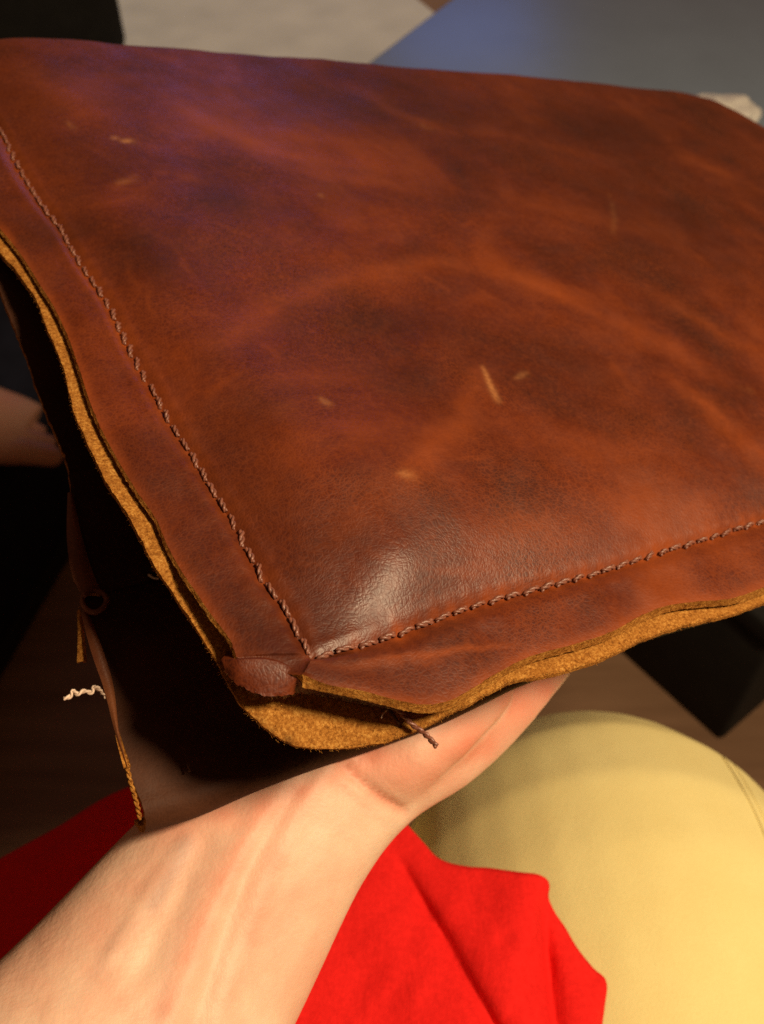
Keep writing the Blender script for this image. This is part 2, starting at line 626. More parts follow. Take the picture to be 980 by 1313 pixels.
# corner
S0 = np.array((GX[NM, NM], GY[NM, NM]))
for i, a in enumerate(lamw):
    for j, b in enumerate(lamw):
        # bilinear of border curves (Coons)
        l_edge = np.array((GX[i, NM], GY[i, NM])); n_edge = np.array((GX[NM, j], GY[NM, j]))
        A0, A1 = EL[0][:2], EN[0][:2]
        C = CORN[:2]
        e_l = C * (1 - b) + A0 * b           # along cut edge left side
        e_n = C * (1 - a) + A1 * a
        cu = (e_l * (1 - a) + n_edge * a) + (e_n * (1 - b) + l_edge * b) - (C * (1 - a) * (1 - b) + A1 * a * (1 - b) + A0 * (1 - a) * b + S0 * a * b)
        GX[i, j], GY[i, j] = cu
        wa, wb = 1 - a + 1e-6, 1 - b + 1e-6
        GZ[i, j] = (H_E * wa + .0005 * wb) / (wa + wb) * (1 - min(a, b)) ** 1.4 - .0020 * ((1 - a) * (1 - b)) ** .8
# rounded far corner, rolled far and right sides
tx, ty = np.clip(WID - XI, 0, None), np.clip(LEN - YI, 0, None)
RO = .010
t_min = np.minimum(tx, ty)
drop = np.where(t_min < RO, RO - np.sqrt(np.maximum(RO ** 2 - (RO - t_min) ** 2, 0)), 0)
GZ[NM:, NM:] -= drop
RC = .058
gx, gy = GX.copy(), GY.copy()
u = np.clip((gx - (WID - RC)) / RC, 0, 1); v = np.clip((gy - (LEN - RC)) / RC, 0, 1)
both = (u > 0) & (v > 0)
GX[both] = (WID - RC + RC * u * np.sqrt(1 - v ** 2 / 2))[both]
GY[both] = (LEN - RC + RC * v * np.sqrt(1 - u ** 2 / 2))[both]
# far edge follows its slightly bowed line in the photograph
V = np.stack([GX, GY, GZ], -1)
# a skirt turned down behind the far and the right side
sk_far = V[:, -1:, :].copy(); sk_far[..., 2] -= .022; sk_far[..., 1] -= .0015
V = np.concatenate([V, sk_far], 1)
sk_r = V[-1:, :, :].copy(); sk_r[..., 2] -= .022; sk_r[..., 0] -= .0015
V = np.concatenate([V, sk_r], 0)
n0, m0 = V.shape[:2]
# ragged cut edge
jit = lambda n, s: rng.normal(0, s, n)
V[0, :m0 - 2, 0] += jit(m0 - 2, .00008); V[:n0 - 2, 0, 1] += jit(n0 - 2, .00008)
idx = np.arange(n0 * m0).reshape(n0, m0)
faces = np.stack([idx[:-1, :-1], idx[1:, :-1], idx[1:, 1:], idx[:-1, 1:]], -1).reshape(-1, 4)
verts = V.reshape(-1, 3)
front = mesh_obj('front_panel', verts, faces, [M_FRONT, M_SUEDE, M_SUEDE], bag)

# wear of the pull-up leather: streaks, scratches and oily patches, plus painted light falloff at the far end
px_, py_ = verts[:, 0], verts[:, 1]
wx = px_ + .0022 * vnoise(px_, py_, 21, .012) + .0010 * vnoise(px_, py_, 22, .005)
wy = py_ + .0022 * vnoise(px_, py_, 23, .012) + .0010 * vnoise(px_, py_, 24, .005)


def surf(px, py):
    q = B(px, py, .008)
    for _ in range(3):
        h = float(bulge(np.array([q[0]]), np.array([q[1]]))[0]) if q[0] > 0 and q[1] > 0 else 0
        q = B(px, py, h)
    return q[:2]


def streak(field, pts, w0, w1, s, wob=True):
    """capsule along pts; w in metres at the start and the end"""
    P = np.array([surf(*p) for p in pts])
    X, Y = (wx, wy) if wob else (px_, py_)
    best = np.zeros_like(X)
    tot = len(P) - 1
    for i in range(tot):
        a, b = P[i], P[i + 1]
        ab = b - a
        t = np.clip(((X - a[0]) * ab[0] + (Y - a[1]) * ab[1]) / (ab @ ab + 1e-12), 0, 1)
        dd = np.hypot(X - a[0] - t * ab[0], Y - a[1] - t * ab[1])
        tt = (i + t) / tot
        w = w0 + (w1 - w0) * tt
        fade = np.sin(np.pi * np.clip(tt * .86 + .07, 0, 1)) ** .5
        best = np.maximum(best, s * fade * np.exp(-(dd / w) ** 2))
    return np.maximum(field, best) if field is not None else best


wear = np.zeros(len(verts))
for pts, w0, w1, s in [
    ([(225, 132), (290, 165), (340, 190), (430, 222), (545, 248)], .0060, .0050, .50),
    ([(330, 200), (410, 225), (500, 240)], .004, .004, .35),
    ([(455, 112), (500, 140), (545, 160), (580, 172)], .006, .007, .60),
    ([(560, 160), (640, 172), (720, 190), (790, 205)], .005, .004, .25),
    ([(250, 455), (310, 420), (380, 382), (470, 352), (590, 335), (660, 350)], .0045, .006, .40),
    ([(600, 340), (690, 365), (770, 402)], .005, .005, .55),
    ([(760, 398), (850, 440), (930, 490)], .006, .006, .35),
    ([(860, 480), (930, 540), (985, 590)], .005, .008, .55),
    ([(840, 375), (920, 425), (985, 455)], .005, .005, .40),
    ([(625, 480), (590, 540), (540, 590), (500, 640)], .004, .006, .50),
    ([(500, 640), (420, 690)], .006, .004, .25),
    ([(320, 520), (350, 490), (420, 480), (480, 490)], .004, .004, .25),
    ([(760, 640), (800, 655), (850, 640)], .008, .008, .35),
    ([(700, 560), (760, 580), (840, 575)], .010, .010, .22),
    ([(30, 90), (90, 130), (140, 150)], .008, .006, .30),
    ([(60, 110), (150, 95), (240, 110)], .006, .006, .22),
    ([(140, 245), (180, 225)], .002, .002, .35),
    ([(640, 110), (680, 118)], .004, .004, .25),
    ([(690, 250), (760, 270), (790, 300)], .006, .004, .16),
    ([(600, 690), (680, 680), (760, 690)], .006, .006, .30),
    ([(425, 852), (500, 845), (580, 838), (660, 822)], .0010, .0009, .75),
    ([(400, 850), (470, 852), (560, 848)], .0013, .0012, .55),
    ([(310, 830), (350, 845), (380, 850)], .0016, .0014, .35),
    ([(225, 700), (240, 725)], .003, .003, .45),
    ([(300, 690), (330, 760), (360, 810)], .0035, .003, .30),
]:
    wear = streak(wear, pts, w0, w1, s)
# many faint scuffs, mostly along the hide's own direction
for _ in range(70):
    x0, y0 = rng.uniform(40, 960), rng.uniform(100, 760)
    a_ = rng.normal(.45, .55); l_ = rng.uniform(14, 70)
    pts = [(x0, y0), (x0 + .5 * l_ * math.cos(a_), y0 + .5 * l_ * math.sin(a_) + rng.normal(0, 2)), (x0 + l_ * math.cos(a_), y0 + l_ * math.sin(a_) + rng.normal(0, 4))]
    if B(*pts[0])[0] < .004 or B(*pts[0])[1] < .004: continue
    w_ = rng.uniform(.0005, .0016)
    wear = streak(wear, pts, w_, w_, rng.uniform(.12, .34))
# lighter puckers between the stitches
dA = np.abs(px_ - stA(np.maximum(py_, 0)) * np.exp(-np.maximum(px_, 0) / .02)); dB = np.abs(py_ - stB(np.maximum(px_, 0)) * np.exp(-np.maximum(py_, 0) / .02))
for dd, along, ok in ((dA, py_, py_ > -.002), (dB, px_, px_ > -.002)):
    ph = .5 + .5 * np.cos(2 * np.pi * along / PITCH_S)
    wear = np.maximum(wear, ok * (.38 + .40 * ph) * np.exp(-(dd / .0030) ** 2) * (1 + .5 * vnoise(px_, py_, 31, .006)))
# rubbed cut edge
lam_v = np.ones((n0, m0)); lam_v[:NM, :] = np.minimum(lam_v[:NM, :], lamw[:, None]); lam_v[:, :NM] = np.minimum(lam_v[:, :NM], lamw[None, :])
wear = np.maximum(wear, .75 * np.exp(-(lam_v.reshape(-1) / .10) ** 2))
scr = np.zeros(len(verts))
for pts, w, s in [([(619, 470), (628, 492), (638, 514)], .0010, .75), ([(145, 177), (158, 180), (170, 182)], .0011, .85), ([(411, 510), (421, 518)], .0011, .55),
                  ([(512, 607), (528, 609)], .0014, .45), ([(535, 158), (552, 166)], .0012, .30), ([(660, 486), (675, 478)], .0010, .35),
                  ([(782, 250), (788, 280), (786, 300)], .0010, .20), ([(150, 235), (176, 228)], .0010, .35), ([(85, 155), (95, 165)], .001, .25),
                  ([(405, 248), (415, 252)], .001, .3), ([(950, 495), (962, 502)], .001, .25)]:
    scr = streak(scr, pts, w * .7, w * 1.3, s * .72, False)
oil_and_falloff = np.clip(.55 * vnoise(px_, py_, 41, .06) + .35 * vnoise(px_, py_, 42, .025), 0, 1)
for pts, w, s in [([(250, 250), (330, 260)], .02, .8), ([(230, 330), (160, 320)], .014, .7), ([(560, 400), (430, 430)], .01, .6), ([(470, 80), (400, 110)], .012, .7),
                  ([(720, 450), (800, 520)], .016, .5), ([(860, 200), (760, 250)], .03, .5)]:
    oil_and_falloff = streak(oil_and_falloff, pts, w, w, s)
for pts, w, s in [([(60, 80), (400, 120), (760, 150), (920, 190)], .055, .80), ([(700, 260), (940, 300)], .05, .65)]:  # broad bands darken the far end in place of light falloff
    oil_and_falloff = np.maximum(oil_and_falloff, streak(None, pts, w, w, s) * (.75 + .4 * vnoise(px_, py_, 43, .04)))
for nm, arr in (('wear', wear), ('scratch', scr), ('oil_and_falloff', oil_and_falloff)):
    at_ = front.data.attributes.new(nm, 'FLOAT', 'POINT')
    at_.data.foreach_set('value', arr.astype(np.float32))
so = front.modifiers.new('thickness', 'SOLIDIFY')
so.thickness = .0027; so.offset = -1; so.material_offset = 1; so.material_offset_rim = 2; so.use_even_offset = False
# skived thin along the left cut edge
lw = np.ones((n0, m0)); lw[:NM, NM:] = np.clip(.36 + lamw[:, None] * 1.2, 0, 1); lw[:NM, :NM] = np.clip(.36 + lamw[:, None] * 1.2 + (1 - lamw[None, :]) * .8, 0, 1)
vg = front.vertex_groups.new(name='skive'); vg.add(list(range(n0 * m0)), 1.0, 'REPLACE')
lwf = lw.reshape(-1)
for i_ in np.nonzero(lwf < .999)[0]:
    vg.add([int(i_)], float(lwf[i_]), 'REPLACE')
so.vertex_group = 'skive'


# ------------------------------------------------------------------ back panel: the golden suede layer under the front
OUT = [(-180, 75, -.0062), (-140, 140, -.0062), (-90, 215, -.0062), (-40, 280, -.0062), (0, 328, -.0062), (26, 358, -.0062), (46, 389, -.0064), (58, 420, -.0064), (71, 450, -.0064), (84, 487, -.0064), (94, 531, -.0064), (108, 565, -.0064),
       (135, 620, -.0064), (155, 650, -.0064), (176, 688, -.0064), (196, 728, -.0064), (222, 765, -.0085), (245, 800, -.009), (274, 850, -.011), (291, 880, -.013), (311, 911, -.0155),
       (340, 939, -.017), (372, 958, -.018), (413, 964, -.0185), (454, 961, -.0175), (495, 954, -.016), (519, 945, -.0140), (560, 927, -.0100), (601, 905, -.0058), (650, 879, -.0058),
       (690, 871, -.0058), (719, 865, -.0058), (764, 851, -.0058), (825, 822, -.0058), (874, 806, -.0058), (919, 795, -.0058), (980, 776, -.0058), (1060, 748, -.0058), (1160, 720, -.0058), (1260, 690, -.0058), (1400, 655, -.0058), (1560, 615, -.0058)]
NO = 1600
O = crom(BB(OUT), NO)
NB = 26
LX, LY = O[:, 0], O[:, 1]
INX = np.where(LY > .012, .006, np.where(LX < .012, .006 + 0 * LX, LX)); INX = np.maximum(.006, LX)
INY = np.maximum(.006, LY)
BV = np.zeros((NO, NB, 3))
TH = .0014
lip = np.clip((-O[:, 2] - .0078) / .010, 0, 1)
for j in range(NB):
    s = j / (NB - 1)
    BV[:, j, 0] = INX * (1 - s) + LX * s
    BV[:, j, 1] = INY * (1 - s) + LY * s
    zo = O[:, 2] + TH * .9
    BV[:, j, 2] = -.0048 * (1 - s ** 1.6) + zo * s ** 1.6 - lip * .0035 * np.sin(np.pi * s)
BV[..., 2] += .00005 * rng.normal(0, 1, BV.shape[:2])
arc = np.concatenate([[0], np.cumsum(np.linalg.norm(np.diff(O[:, :2], axis=0), axis=1))])
wob = .00022 * vnoise(arc, 0 * arc, 51, .0045) + .00010 * vnoise(arc, 0 * arc, 52, .0014)
BV[:, -3:, 0] += wob[:, None]; BV[:, -3:, 1] += wob[:, None]
idx = np.arange(NO * NB).reshape(NO, NB)
f = np.stack([idx[:-1, :-1], idx[:-1, 1:], idx[1:, 1:], idx[1:, :-1]], -1).reshape(-1, 4)
back = mesh_obj('back_panel', BV.reshape(-1, 3), f, [M_SUEDE, M_LEATHER, M_SUEDE], bag)
nz = back.data.polygons[5000].normal.z
if nz < 0:
    back.data.flip_normals()
bv = BV.reshape(-1, 3)
spot_v = np.zeros(len(bv))
for p, w, s in [((372, 945), .0012, .9), ((350, 935), .0012, .6), ((300, 880), .004, .75), ((330, 925), .002, .4), ((515, 930), .0015, .5)]:  # small dark spots on the suede
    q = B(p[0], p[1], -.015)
    spot_v = np.maximum(spot_v, s * np.exp(-((bv[:, 0] - q[0]) ** 2 + (bv[:, 1] - q[1]) ** 2) / w ** 2))
at_ = back.data.attributes.new('dark_spot', 'FLOAT', 'POINT'); at_.data.foreach_set('value', spot_v.astype(np.float32))
so = back.modifiers.new('thickness', 'SOLIDIFY')
so.thickness = TH; so.offset = -1; so.material_offset = 1; so.material_offset_rim = 2

def cut_edge(top, bot, n):
    T_, B_ = crom(top, n), crom(bot, n)
    s = np.linspace(0, 1, 7)[None, :, None]
    G = T_[:, None] * (1 - s) + B_[:, None] * s
    G[:, 1:, 2] += rng.normal(0, .00006, (n, 6))
    G[:, -1, :2] += rng.normal(0, .00006, (n, 2))
    o = mesh_obj('cut_edge', G.reshape(-1, 3), grid_faces(n, 7), M_SUEDE, bag)
    if o.data.polygons[200].normal.z < 0: o.data.flip_normals()
    return o


e_top = BB([(x, y, h + .0001) for x, y, h in EN_PX[:20]])
e_bot = BB([(388, 881, -.0017), (419, 888, -.0014), (458, 896, -.0016), (499, 906, -.0020), (535, 914, -.0026), (562, 913, -.0028), (586, 905, -.0029), (613, 889, -.0030)] +
           [(x + 2, y + 8, -.0030) for x, y, h in EN_PX[8:20]])
cut_edge(e_top, e_bot, 500)
ELp = EL[:19]
cut_edge(ELp + np.array((0, 0, .0001)), ELp + np.array((-.0004, -.0001, -.0010)), 500)

# loose fibres along the raw cut edges
fv = []
for _ in range(3500):
    if rng.random() < .55:
        q = O[rng.integers(200, 1400)].copy(); q[2] += rng.uniform(0, .0026)
        out = np.array((-1.0, 0, 0)) if q[1] > .004 else np.array((0, -1.0, 0))
    else:
        c_ = (ELc if rng.random() < .5 else ENc)
        q = c_[rng.integers(2, 360)].copy(); q[2] = q[2] - rng.uniform(0, .0026)
        out = np.array((-1.0, 0, 0)) if c_ is ELc else np.array((0, -1.0, 0))
    d_ = out * rng.uniform(.2, 1) + rng.normal(0, .6, 3)
    d_ *= rng.uniform(.00025, .0007) / np.linalg.norm(d_)
    fv.append(tube([q - d_ * .3, q + d_ * .5, q + d_ + rng.normal(0, .0001, 3)], [.00006, .00005, .00002], 3, False))
V_, F_ = merge(fv)
fv2 = []
tb_ = BB([(289, 862, -.0062), (306, 878, -.0060), (338, 892, -.0058), (365, 892, -.0054), (384, 889, -.0057), (435, 898, -.0075), (500, 911, -.0078)])
tbc = crom(tb_, 400)
for _ in range(900):
    q = tbc[rng.integers(0, 399)] + np.array((.0002, .0003, rng.uniform(-.0006, .0006)))
    d_ = np.array((-.6, -.6, -.3)) * rng.uniform(.2, 1) + rng.normal(0, .5, 3)
    d_ *= rng.uniform(.0003, .0009) / np.linalg.norm(d_)
    fv2.append(tube([q - d_ * .3, q + d_ * .5, q + d_ + rng.normal(0, .0001, 3)], [.00006, .00005, .00002], 3, False))
V2_, F2_ = merge(fv2)
fz2 = mesh_obj('tab_fuzz', V2_, F2_, M_UMBER, bag); fz2['kind'] = 'stuff'
fz = mesh_obj('suede_fuzz', V_, F_, M_SUEDE, bag)
fz['kind'] = 'stuff'

# ------------------------------------------------------------------ corner tab: reddish layer curling out between the two panels
top = crom(BB([(284, 846, -.0046), (303, 846, -.0022), (322, 845, -.0012), (345, 846, -.0006), (368, 853, -.0006), (386, 868, -.0014), (396, 877, -.0036), (420, 878, -.0044), (470, 888, -.0046), (520, 900, -.0056)]), 90)
bot = crom(BB([(289, 862, -.0060), (306, 878, -.0056), (338, 892, -.0054), (365, 892, -.0050), (384, 889, -.0054), (435, 897, -.0075), (512, 912, -.0075)]), 90)
s = np.linspace(0, 1, 16)[None, :, None]
inn = top + np.array((.004, .004, -.0035))
TV = np.concatenate([inn[:, None] * (1 - s) + top[:, None] * s, (top[:, None] * (1 - s) + bot[:, None] * s)[:, 1:]], 1)
TV[:, 16:, 2] += .0004 * np.sin(np.pi * np.linspace(0, 1, 15))[None]
TV[:, -1] += rng.normal(0, .00010, (90, 3))
f = grid_faces(90, 31)
tabm = mesh_obj('corner_tab', TV.reshape(-1, 3), f, [M_FRONT, M_SUEDE, M_UMBER], bag)
if tabm.data.polygons[900].normal.z < 0: tabm.data.flip_normals()
so = tabm.modifiers.new('thickness', 'SOLIDIFY'); so.thickness = .0014; so.offset = -1; so.material_offset = 1; so.material_offset_rim = 2

# ------------------------------------------------------------------ stitches
def stitch_mesh():
    parts = []
    for k in range(2):
        pts = []
        for i in range(9):
            t = i / 8
            a = 2 * math.pi * t * 1.15 + k * math.pi
            env = math.sin(math.pi * min(max(t, .0), 1)) ** .45
            pts.append((PITCH_S * .90 * (t - .5), .00034 * math.cos(a), .00034 * math.sin(a) + .0005 * env - .00045))
        parts.append(tube(pts, [.00024] + [.00042] * 7 + [.00024], 7))
    return merge(parts)


sv, sf = stitch_mesh()
proto = mesh_obj('stitch', sv, sf, M_THREAD, bag)
path = []
for y in np.arange(.5, (LEN - .01) / PITCH_S): path.append(('A', y * PITCH_S))
for x in np.arange(.5, (WID - .012) / PITCH_S): path.append(('B', x * PITCH_S))
first = True
for kind, s in path:
    e = .0015
    if kind == 'A':
        p = np.array((float(stA(s)), s)); tdir = np.array((float(stA(s + e) - stA(s - e)), 2 * e))
    else:
        p = np.array((s, float(stB(s)))); tdir = np.array((2 * e, float(stB(s + e) - stB(s - e))))
    o = proto if first else proto.copy()
    if not first: COL.objects.link(o)
    first = False
    o.parent = bag
    o.location = (p[0] + random.gauss(0, .00012), p[1] + random.gauss(0, .00012), -.00012 + random.gauss(0, .00012))
    o.rotation_euler = (random.uniform(-.5, .5), random.gauss(-.02, .05), math.atan2(tdir[1], tdir[0]) + (.13 if kind == 'B' else -.16) + random.gauss(0, .11))
    k = random.uniform(.92, 1.06)
    o.scale = (k * random.uniform(.86, 1.06), random.uniform(.85, 1.15), random.uniform(.8, 1.15))

# loose thread ends
def thread(name, pts, r, mat, parent=bag, label=None, n=20, plies=1):
    P = crom(np.array(pts), n)
    if plies == 1:
        V_, F_ = tube(P, [r * (1 - .35 * i / n) for i in range(n)], 6)
    else:
        T = np.gradient(P, axis=0); T /= np.linalg.norm(T, axis=1)[:, None]
        a = np.cross(T, (0, 0, 1.0)); a /= np.linalg.norm(a, axis=1)[:, None]; b = np.cross(a, T)
        L = np.concatenate([[0], np.cumsum(np.linalg.norm(np.diff(P, axis=0), axis=1))])
        parts = []
        for k in range(2):
            ang = L / .0035 * 2 * math.pi + k * math.pi
            parts.append(tube(P + r * .85 * (a * np.cos(ang)[:, None] + b * np.sin(ang)[:, None]), r, 6))
        V_, F_ = merge(parts)
    o = mesh_obj(name, V_, F_, mat, parent)
    if label: o['label'] = label
    return o


thread('thread_end', BB([(505, 905, -.0085), (519, 918, -.0085), (530, 930, -.0095), (545, 941, -.009), (560, 957, -.0085)]), .00042, M_THREAD, label='loose plum thread end poking out of the corner', plies=2)
thread('thread_end', BB([(498, 908, -.009), (508, 922, -.0105), (514, 932, -.0125)]), .0005, M_DARK)
thread('thread_fibre', BB([(496, 910, -.008), (491, 916, -.008), (489, 921, -.009)]), .00016, M_PALE, label='short white fibre')

# ------------------------------------------------------------------ body: dark leather hanging below, open at the near side
LE = [(-60, 250, -.012), (-20, 330, -.013), (8, 400, -.018), (36, 469, -.024), (53, 518, -.028), (72, 562, -.032), (86, 600, -.034), (90, 650, -.037), (94, 710, -.040), (106, 767, -.044),
      (122, 835, -.048), (139, 892, -.051), (145, 929, -.052), (155, 960, -.054), (165, 992, -.056), (177, 1021, -.058)]
LEc = crom(BB(LE), 140)[::-1]               # from the near corner to the far end
NE = [(179, 1022, -.058), (229, 1010.01, -.0575), (265, 997.583, -.057), (327, 972.119, -.055), (400, 946.167, -.052), (446, 931.933, -.049), (495, 915.545, -.045), (560, 892, -.039), (620, 864.286, -.033), (662, 844.286, -.028), (719, 823.9, -.022), (764, 811.4, -.019), (825, 788, -.016), (874, 774, -.015), (930, 760, -.014), (985, 742, -.014), (1100, 715, -.013), (1300, 658, -.013)]
NEc = crom(BB(NE), 220)
far_drop = LEc - LEc[0]
BODY = np.zeros((220, 140, 3))
for i in range(220):
    k = 1 - i / 219
    BODY[i] = NEc[i] + far_drop * np.array((1, 1, 0)) + np.stack([0 * far_drop[:, 0], 0 * far_drop[:, 0], far_drop[:, 2] * (NEc[i][2] + .010) / (NEc[0][2] + .010)], 1)
# folds in the sagging leather
bx, by = BODY[..., 0], BODY[..., 1]
BODY[..., 2] += .0012 * vnoise(bx, by, 61, .03) * np.clip(np.linspace(0, 6, 140), 0, 1)[None]
# rolled near side
roll = []
for k in range(14, 0, -1):
    th = math.pi * .95 * k / 14
    rr = np.linspace(.006, .004, 220)[:, None]
    base = BODY[:, :1, :].copy()
    base[:, 0, 1] -= (rr * math.sin(th))[:, 0]
    base[:, 0, 2] -= (rr * (1 - math.cos(th)))[:, 0]
    roll.append(base)
BODY = np.concatenate(roll + [BODY], 1)
BODY[0, :, :2] += rng.normal(0, .00012, (BODY.shape[1], 2))
f = grid_faces(*BODY.shape[:2])
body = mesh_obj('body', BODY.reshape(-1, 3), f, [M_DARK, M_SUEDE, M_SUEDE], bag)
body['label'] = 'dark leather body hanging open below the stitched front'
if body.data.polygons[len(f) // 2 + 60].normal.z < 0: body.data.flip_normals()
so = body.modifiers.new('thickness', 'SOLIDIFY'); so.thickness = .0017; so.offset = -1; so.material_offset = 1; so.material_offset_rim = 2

# overlapping upper piece with its straight lower edge
ov_n = BB([(111, 762, -.0425), (150, 756, -.0420), (200, 741, -.041), (262, 722, -.039)])
ov_n = crom(ov_n, 40)
ov_f = crom(BB([(91, 606, -.032), (130, 600, -.031), (180, 590, -.030), (240, 575, -.028)]), 40)
s = np.linspace(0, 1, 30)[None, :, None]
OV = ov_n[:, None] * (1 - s) + ov_f[:, None] * s
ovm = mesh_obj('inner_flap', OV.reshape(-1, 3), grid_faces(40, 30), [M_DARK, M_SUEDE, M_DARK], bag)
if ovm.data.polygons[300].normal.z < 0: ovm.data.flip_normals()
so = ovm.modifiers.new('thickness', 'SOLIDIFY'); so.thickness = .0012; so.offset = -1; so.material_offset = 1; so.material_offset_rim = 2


def strap(name, l, r, mat, th=.0012, n=30, rim=None):
    A, Bq = crom(BB(l), n), crom(BB(r), n)
    s = np.linspace(0, 1, 8)[None, :, None]
    G = A[:, None] * (1 - s) + Bq[:, None] * s
    G[..., 2] += .0006 * np.sin(np.pi * np.linspace(0, 1, 8))[None]
    o = mesh_obj(name, G.reshape(-1, 3), grid_faces(n, 8), [mat, M_SUEDE, rim or M_SUEDE], bag)
    if o.data.polygons[len(o.data.polygons) // 2].normal.z < 0: o.data.flip_normals()
    so = o.modifiers.new('thickness', 'SOLIDIFY'); so.thickness = th; so.offset = -1; so.material_offset = 1; so.material_offset_rim = 2
    return o


strap('side_strap', [(87, 632, -.033), (86, 690, -.037), (93, 738, -.040), (106, 764, -.0415)], [(94, 634, -.033), (106, 690, -.0365), (120, 735, -.040), (131, 762, -.0415)], M_LEATHER)
ring = [(107, 764), (118, 757), (131, 760), (137, 769), (132, 780), (120, 785), (109, 779), (106, 769)]
P_ = crom(BB([(x, y, -.0405 - .0003 * i) for i, (x, y) in enumerate(ring)] + [(108, 765, -.0425)]), 40)
o = mesh_obj('lacing_loop', *tube(P_, .0008, 7), M_LEATHER, bag)
strap('edge_binding', [(104, 786, -.0445), (117, 835, -.047), (134, 885, -.050), (148, 940, -.0515), (163, 985, -.0535)], [(113, 784, -.0442), (133, 835, -.0467), (146, 880, -.0497), (153, 938, -.0512), (164, 984, -.0534)], M_LEATHER, .001)
strap('hanging_tab', [(99, 783, -.046), (100, 815, -.049), (99, 850, -.053)], [(105, 783, -.046), (109, 815, -.049), (112, 849, -.053)], M_SUEDE)
thread('pale_thread_end', BB([(137, 894, -.0508), (128, 884, -.0515), (121, 881, -.052), (118, 888, -.0525), (108, 886, -.0525), (100, 890, -.053), (94, 886, -.0535), (90, 893, -.054), (82, 896, -.0545)]), .00036, M_PALE, label='frayed pale thread end at the left edge', n=60, plies=2)
thread('pale_thread_end', BB([(191, 737, -.0405), (197, 741, -.040), (204, 742, -.0395)]), .0004, M_PALE)
thread('frayed_seam', BB([(160, 968, -.0535), (167, 1000, -.0555), (175, 1028, -.0575), (180, 1050, -.061)]), .00036, M_SUEDE, n=60, plies=2)
thread('seam', BB([(234, 955, -.050), (240, 975, -.0520), (243, 990, -.0535)]), .00022, M_DARK, n=24, plies=2)

for o in list(bag.children):
    if any(m.type == 'SOLIDIFY' for m in o.modifiers):
        es = o.modifiers.new('crisp_edges', 'EDGE_SPLIT'); es.split_angle = math.radians(48)

# ------------------------------------------------------------------ the person holding the bag
person = empty('person', Matrix.Translation((0, -.15, .45)))
tag(person, 'seated person in a red top and yellow trousers holding the leather bag', 'person')
PL = np.array((0, -.15, .45))


def ell_loft(secs, up_hint, n=60, sides=40):
    """secs: rows of (x,y,z, half width, half thickness); widths across up_hint"""
    S = crom(secs, n)
    T = np.gradient(S[:, :3], axis=0); T /= np.linalg.norm(T, axis=1)[:, None]
    V_ = []
    for i in range(n):
        a = np.cross(T[i], up_hint); a /= np.linalg.norm(a); b = np.cross(a, T[i])
        for k in range(sides):
            th = 2 * math.pi * k / sides
            V_.append(S[i, :3] + a * S[i, 3] * math.cos(th) + b * S[i, 4] * math.sin(th))
    Fc = grid_faces(n, sides, True)
    V_ += [S[0, :3], S[-1, :3]]
    for k in range(sides):
        Fc.append((n * sides, k, (k + 1) % sides)); Fc.append((n * sides + 1, (n - 1) * sides + (k + 1) % sides, (n - 1) * sides + k))
    return V_, Fc


def sec(px, py, d, hw, ht): return (*at(px, py, d), hw, ht)


VIEW = -F                                   # surfaces face the camera
arm_secs = [sec(-150, 1760, .215, .044, .038), sec(40, 1500, .235, .0415, .034), sec(165, 1330, .255, .0375, .029), sec(270, 1180, .271, .0335, .024), sec(362, 1050, .284, .0292, .0200),
            sec(425, 965, .293, .031, .0180), sec(490, 890, .303, .038, .0165), sec(560, 820, .318, .041, .0150), sec(640, 745, .338, .040, .0130)]
parts = [ell_loft(arm_secs, VIEW)]
pt = lambda px, py, d: at(px, py, d)
# heel of the hand, thumb base
def limb(pts, rads, n=18, sides=14):
    P = crom([(*p, r) for p, r in zip(pts, rads)], n)
    t_ = tube(P[:, :3], list(P[:, 3]), sides)
    return merge([t_, ball(P[0, :3], P[0, 3]), ball(P[-1, :3], P[-1, 3])])


parts.append(limb([pt(490, 985, .289), pt(530, 935, .293), pt(600, 870, .305)], [.0125, .0155, .0150]))
parts.append(limb([pt(395, 955, .292), pt(400, 880, .300), pt(410, 800, .315)], [.014, .018, .015]))
parts.append(limb([pt(405, 830, .310), pt(370, 720, .330), pt(350, 630, .345), pt(340, 560, .352)], [.014, .0115, .0105, .009]))
# four fingers spread under the bag
for (p0, p1, p2, p3), rr in [
    (((655, 800, .327), (735, 800, .345), (785, 775, .356), (825, 745, .360)), (.0105, .0088, .008, .007)),
    (((665, 755, .338), (745, 705, .362), (795, 660, .376), (835, 615, .381)), (.0110, .0096, .0088, .0076)),
    (((650, 715, .345), (700, 640, .372), (735, 580, .390), (765, 525, .398)), (.0115, .0100, .0092, .008)),
    (((610, 690, .346), (630, 600, .374), (640, 540, .390), (650, 485, .398)), (.0115, .0100, .0092, .008))]:
    parts.append(limb([pt(*p0), pt(*p1), pt(*p2), pt(*p3)], rr))
